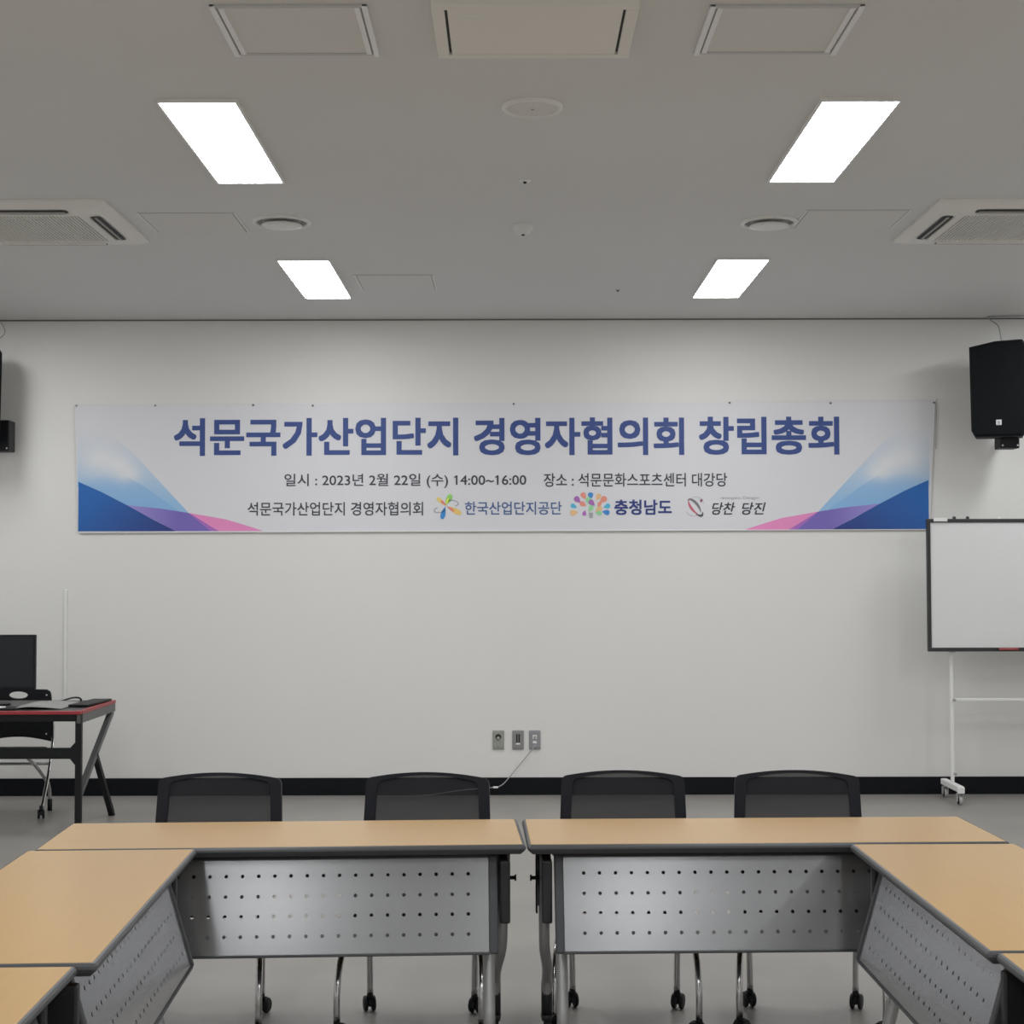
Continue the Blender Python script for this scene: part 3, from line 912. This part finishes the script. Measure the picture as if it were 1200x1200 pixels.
ch = [(-1.075, 5.445, -2, 'black mesh-back chair farthest left behind the back-row tables'),
      (-.332, 5.445, -4, 'black mesh-back chair behind the left table, beside the table gap and wall cable'),
      (.387, 5.490, -3, 'black mesh-back chair behind the right table, beside the table gap'),
      (1.012, 5.485, -5, 'black mesh-back chair farthest right behind the back-row tables')]
for i, (x, y, a, l) in enumerate(ch):
    o = C0 if i == 0 else copy_tree(C0)
    o.location = (x, y, 0); o.rotation_euler = (0, 0, R_(a)); o['label'] = l; o['group'] = 'mesh chairs behind the back-row tables'

# ------------------------------------------------------------------ whiteboard on its stand
wb = thing('whiteboard', 'black-framed mobile whiteboard on a white wheeled stand', 'whiteboard', (3.69, 10.70, 0))
X0 = 2.795 - 3.69
bm = new(); box(bm, X0 + .02, X0 + 1.78, -.06, -.045, 1.03, 1.885); obj('board', bm, M['board_white'], wb)
bm = new(); box(bm, X0, X0 + 1.8, -.068, -.035, 1.875, 1.900, .003); obj('frame_rail', bm, M['board_frame'], wb)
bm = new(); box(bm, X0, X0 + 1.8, -.072, -.035, 1.008, 1.034, .003); obj('frame_rail', bm, M['board_frame'], wb)
for s, a in ((0, X0), (1, X0 + 1.776)):
    bm = new(); box(bm, a, a + .024, -.068, -.035, 1.03, 1.88, .003); obj('frame_side', bm, M['board_frame'], wb)
bm = new(); box(bm, X0 + .045, X0 + .138, -.075, -.030, 1.882, 1.906, .003); obj('top_clip', bm, M['white_plastic'], wb)
for a in (.19, .28, .49):
    bm = new(); lathe(bm, [(.012, 0), (.012, .012), (.006, .018), (0, .018)], 12, Matrix.Translation((X0 + a, -.05, 1.899))); obj('magnet', bm, M['white_plastic'] if a == .49 else M['board_frame'], wb)
for i, a in enumerate((.17, 1.63)):
    bm = new(); box(bm, X0 + a - .011, X0 + a + .011, -.012, .012, .13, 1.02, .003); 
    post = obj('post', bm, M['white_steel'], wb)
    bm = new(); box(bm, X0 + a - .024, X0 + a + .024, -.04, .012, .985, 1.012, .003); obj('clamp', bm, M['white_steel'], post)
    for zz in (.68, .185):
        bm = new(); lathe(bm, [(.010, 0), (.010, .014), (0, .016)], 12, Matrix.Translation((X0 + a + .014, -.012, zz)) @ Matrix.Rotation(PI / 2, 4, 'X')); obj('screw_cap', bm, M['grille'], post)
    bm = new()
    box(bm, X0 + a - .022, X0 + a + .022, -.20, .22, .085, .125, .006)
    box(bm, X0 + a - .024, X0 + a + .024, -.205, -.195, .078, .118, .002)
    obj('foot', bm, M['white_steel'], wb)
    for yy in (-.165, .19):
        bm = new()
        tube(bm, [(X0 + a, yy, .06), (X0 + a, yy, .09)], .014, 12, 1)
        box(bm, X0 + a - .020, X0 + a - .014, yy - .02, yy + .012, .022, .075, .002); box(bm, X0 + a + .014, X0 + a + .020, yy - .02, yy + .012, .022, .075, .002)
        c = obj('caster', bm, M['caster_grey'], wb)
        bm = new(); wheel(bm, (X0 + a, yy - .01, .030), .030, .022); obj('wheel', bm, M['caster_grey'], c)
        bm = new(); wheel(bm, (X0 + a - .0128, yy - .01, .030), .027, .004); obj('tyre', bm, M['black_plastic'], c)
bm = new(); box(bm, X0 + .18, X0 + 1.62, -.009, .009, .672, .69, .002); obj('crossbar', bm, M['white_steel'], wb)
bm = new(); box(bm, X0 + .46, X0 + .74, -.11, -.072, 1.010, 1.016); obj('pen_tray', bm, M['board_frame'], wb)
bm = new(); tube(bm, [(3.263, 10.607, 1.0242), (3.39, 10.607, 1.0242)], .008, 10, 1); 
tag(obj('marker_pen', bm, M['red_marker']), 'red marker pen lying on the whiteboard tray', 'pen')

# ------------------------------------------------------------------ wall outlets and cable
def outlet(x, m, label, kind):
    t = thing('wall_outlet', label, 'outlet', (x, D, .381))
    bm = new(); box(bm, -.040, .040, -.010, 0, -.066, .066, .004); obj('plate', bm, m, t)
    bm = new(); box(bm, -.032, .032, -.0115, -.009, -.056, .056, .002); obj('inner_plate', bm, m, t)
    RX = lambda x_, z_: Matrix.Translation((x_, -.0112, z_)) @ Matrix.Rotation(PI / 2, 4, 'X')
    if kind == 0:
        bm = new(); lathe(bm, [(.020, 0), (.020, .001), (0, .001)], 20, RX(0, .022)); obj('socket', bm, M['dark'], t)
        bm = new(); lathe(bm, [(.012, 0), (.012, .010), (0, .011)], 16, RX(0, .012)); box(bm, -.009, .009, -.016, -.0112, -.045, .004, .002); obj('cover_flap', bm, M['outlet_a'], t)
    elif kind == 1:
        for s in (-1, 1):
            bm = new(); box(bm, s * .008 - .005, s * .008 + .005, -.014, -.011, -.018, .040, .001); obj('port', bm, M['dark'], t)
        bm = new(); box(bm, -.014, .014, -.015, -.011, -.032, -.022, .001); obj('label_strip', bm, M['white_steel'], t)
    else:
        for s in (-1, 1):
            bm = new(); box(bm, s * .010 - .0035, s * .010 + .0035, -.014, -.011, .008, .030, .001); obj('clip', bm, M['white_steel'], t)
        bm = new(); box(bm, -.015, .015, -.013, -.011, .026, .034, .001); obj('jack_top', bm, M['white_plastic'], t)
        bm = new(); box(bm, -.013, .013, -.014, -.011, -.024, -.008, .001); obj('jack', bm, M['white_steel'], t)
        bm = new(); box(bm, -.008, .008, -.020, -.011, -.050, -.036, .002); obj('plug', bm, M['cable_grey'], t)
outlet(-.0985, M['outlet_a'], 'greenish-grey wall outlet with round black socket, leftmost of the three', 0)
outlet(.0385, M['outlet_b'], 'grey wall plate with black port in the middle of the three', 1)
outlet(.155, M['outlet_c'], 'blue-grey wall plate with white jacks and cable, rightmost of the three', 2)
cb = thing('network_cable', 'light grey cable hanging from right wall plate down to the skirting', 'cable', (.14, 11.02, .33))
bm = new(); O = Vector((.14, 11.02, .33))
tube(bm, [Vector(p) - O for p in ((.150, 11.022, .338), (.135, 11.01, .315), (.06, 11.005, .225), (-.02, 11.0, .13), (-.065, 10.99, .082), (-.10, 10.985, .062))], .0035, 8)
obj('cord', bm, M['cable_grey'], cb)
bm = new(); box(bm, -.135, -.100, -.008, .008, -.006, .006, .002); obj('connector', bm, M['white_steel'], cb, Vector((0, 10.985, .060)) - O)
bm = new(); tube(bm, [Vector(p) - O for p in ((-.135, 10.985, .059), (-.25, 10.99, .050), (-.40, 10.985, .035), (-.55, 10.98, .012), (-.75, 10.97, .004), (-1.0, 10.98, .004))], .0028, 8)
obj('cord_tail', bm, M['cable_grey'], cb)
bm = new(); box(bm, -3.125, -3.105, D - .012, D, .55, 1.43, .003)
tag(obj('cable_duct', bm, M['white_steel']), 'thin white vertical cable duct on the wall above the red-edged desk', 'cable duct')

# ------------------------------------------------------------------ desk with red edge
dk = thing('desk', 'black desk with a red edge and angled steel legs', 'desk', (-3.27, 9.76, 0))
hx, y0, y1 = .72, -.41, .41
bm = new(); box(bm, -hx, hx, y0, y1, .712, .732, .003); obj('desktop', bm, M['desk_top'], dk)
bm = new()
box(bm, -hx - .004, hx + .004, y0 - .006, y0 + .03, .713, .7335, .003)
box(bm, hx - .022, hx + .006, y0 + .03, y1, .713, .7335, .003)
box(bm, -hx - .006, -hx + .022, y0 + .03, y1, .713, .7335, .003)
obj('red_edge', bm, M['red'], dk)
bm = new(); box(bm, -hx + .01, hx - .01, y0 + .004, y0 + .03, .672, .712, .003); obj('front_apron', bm, M['desk_black'], dk)
for s in (-1, 1):
    a, b = sorted((s * (hx + .003), s * (hx - .022)))
    bm = new(); box(bm, a, b, y0 + .002, y1, .660, .7125, .003); obj('side_rail', bm, M['desk_lit_grey'], dk)
    xx = s * (hx - .012)
    bm = new()
    box(bm, xx - .018, xx + .018, y0 + .004, y0 + .040, 0, .712, .002)
    lg = obj('front_leg', bm, M['desk_black'], dk)
    bm = new(); bar(bm, (xx, y1 - .045, .665), (xx, y0 + .04, .24), .032, .034); obj('diagonal_brace', bm, M['desk_lit_grey'], dk)
    bm = new(); bar(bm, (xx, -.03, .44), (xx, y1 - .02, .012), .032, .034)
    lg = obj('rear_leg', bm, M['desk_black'], dk)
    bm = new(); tube(bm, [(xx, y1 - .02, 0), (xx, y1 - .02, .016)], .022, 12, 1); obj('foot_pad', bm, M['black_plastic'], lg)
bm = new()
box(bm, -hx + .0601, hx - .0601, y0 + .008, y0 + .030, .452, .516)
for s in (-1, 1):
    a = s * (hx - .03)
    prism(bm, [(a, .55), (a - s * .03, .516), (a - s * .03, .452), (a, .415)], y0 + .0079, y0 + .0301)
    
obj('stretcher', bm, M['desk_black'], dk)

# monitor
mo = thing('monitor', 'black computer monitor on the red-edged desk', 'monitor', (-3.225, 9.86, .7335), R_(0))
bm = new(); box(bm, -.29, .29, -.12, -.09, .100, .435, .004); obj('screen_body', bm, M['black_plastic'], mo)
bm = new(); box(bm, -.278, .278, -.1215, -.119, .116, .423); obj('screen', bm, M['screen'], mo)
bm = new(); box(bm, -.03, .03, -.09, -.05, .01, .25, .006); obj('neck', bm, M['black_plastic'], mo)
me = curve_mesh([[(.12 * math.cos(2 * PI * k / 28), .085 * math.sin(2 * PI * k / 28)) for k in range(28)]], .010)
obj('base', me, M['black_plastic'], mo, (0, -.06, .005))

# things on the desk
bm = new()
nx, ny = 14, 8
g = []
for i in range(nx + 1):
    r_ = []
    for j in range(ny + 1):
        u, v = i / nx, j / ny
        x = lerp(-3.01, -2.70, u) ; y = lerp(9.48, 9.95, v)
        z = .7345 + .030 * math.exp(-((u - .35) / .18) ** 2) * (.3 + .7 * v) * math.sin(PI * min(1, v * 1.1 + .1)) + .010 * math.sin(PI * u)
        r_.append(bm.verts.new((x, y, z)))
    g.append(r_)
for i in range(nx):
    for j in range(ny): bm.faces.new((g[i][j], g[i + 1][j], g[i + 1][j + 1], g[i][j + 1]))
r = bmesh.ops.extrude_face_region(bm, geom=bm.faces[:])
bmesh.ops.translate(bm, vec=(0, 0, .003), verts=[v for v in r['geom'] if isinstance(v, bmesh.types.BMVert)])
bmesh.ops.translate(bm, vec=(.0, .0, 0), verts=bm.verts[:])
tag(obj('cloth_cover', bm, M['paper_grey']), 'crumpled grey sheet lying on the red-edged desk', 'sheet')
bm = new(); box(bm, -.06, .06, -.23, .23, 0, .012, .003)
tag(obj('folder', bm, M['desk_black'], None, (-2.625, 9.86, .7365), (0, 0, R_(-4))), 'thin black folder near the right end of the desk', 'folder')
bm = new(); box(bm, -.14, .14, -.09, .09, 0, .010, .003)
bl = thing('tray', 'flat black tray with a pale disc at left end of the desk', 'tray', (-3.105, 9.52, .732))
obj('tray_body', bm, M['desk_black'], bl)
bm = new(); lathe(bm, [(.06, .010), (.06, .013), (0, .013)], 28); obj('disc', bm, M['white_plastic'], bl)
bm = new(); tube(bm, [(-2.84, 9.97, .742), (-2.81, 10.0, .752), (-2.78, 10.02, .760), (-2.75, 10.04, .758), (-2.735, 10.05, .746), (-2.745, 10.08, .737)], .006, 8)
tag(obj('cord', bm, M['board_frame']), 'short dark cord curling up behind the grey sheet on the desk', 'cord')

# folding chair behind the desk
fc = thing('folding_chair', 'black plastic chair with oval back hole, behind the red-edged desk', 'chair', (-3.225, 10.15, 0))
arch = [(-.232 + .464 * k / 12, .447 + .034 * math.sin(PI * k / 12)) for k in range(13)]
out = arch + [(.228, .60), (.212, .755), (.205, .775), (.185, .787)] + [(lerp(.185, -.185, k / 8), .787 + .004 * math.sin(PI * k / 8)) for k in range(1, 8)] + [(-.185, .787), (-.205, .775), (-.212, .755), (-.228, .60)]
oval = [(.062 * math.cos(2 * PI * k / 24), .752 + .023 * math.sin(2 * PI * k / 24)) for k in range(24)]
me = curve_mesh([out, oval], .016)
obj('backrest', me, M['black_plastic'], fc, (0, .20, 0), (PI / 2, 0, 0))
for s in (-1, 1):
    for zz in (.752, .50):
        bm = new(); lathe(bm, [(.005, 0), (.005, .003), (0, .003)], 10, Matrix.Translation((s * .185, .192, zz)) @ Matrix.Rotation(PI / 2, 4, 'X')); obj('rivet', bm, M['alu'], fc)
me = curve_mesh([rounded_rect(-.21, .21, -.2, .2, .05)], .024)
obj('seat', me, M['black_plastic'], fc, (0, -.03, .408))
for s in (-1, 1):
    bm = new(); tube(bm, [(s * .222, .205, .60), (s * .226, .20, .47), (s * .240, .09, .30), (s * .255, -.11, .09), (s * .255, -.13, .055)], .0115, 12); lg = obj('front_leg', bm, M['chrome'], fc)
    o, _ = caster(fc, s * .255, -.14, s * .4, .029); caster_wheels(o, s * .4, .029)
    bm = new(); tube(bm, [(s * .18, -.20, .395), (s * .19, -.10, .345), (s * .202, .08, .24), (s * .207, .19, .16), (s * .207, .21, .06)], .0115, 12); obj('rear_leg', bm, M['chrome'], fc)
    bm = new(); tube(bm, [(s * .207, .21, 0), (s * .207, .21, .075)], .016, 12, 1); obj('boot', bm, M['black_plastic'], fc)
bm = new(); tube(bm, [(-.235, .12, .315), (.235, .12, .315)], .009, 10, 1); obj('crossbar', bm, M['tube'], fc)

# unused small helpers leave nothing behind
for c in list(bpy.data.curves):
    if c.users == 0: bpy.data.curves.remove(c)
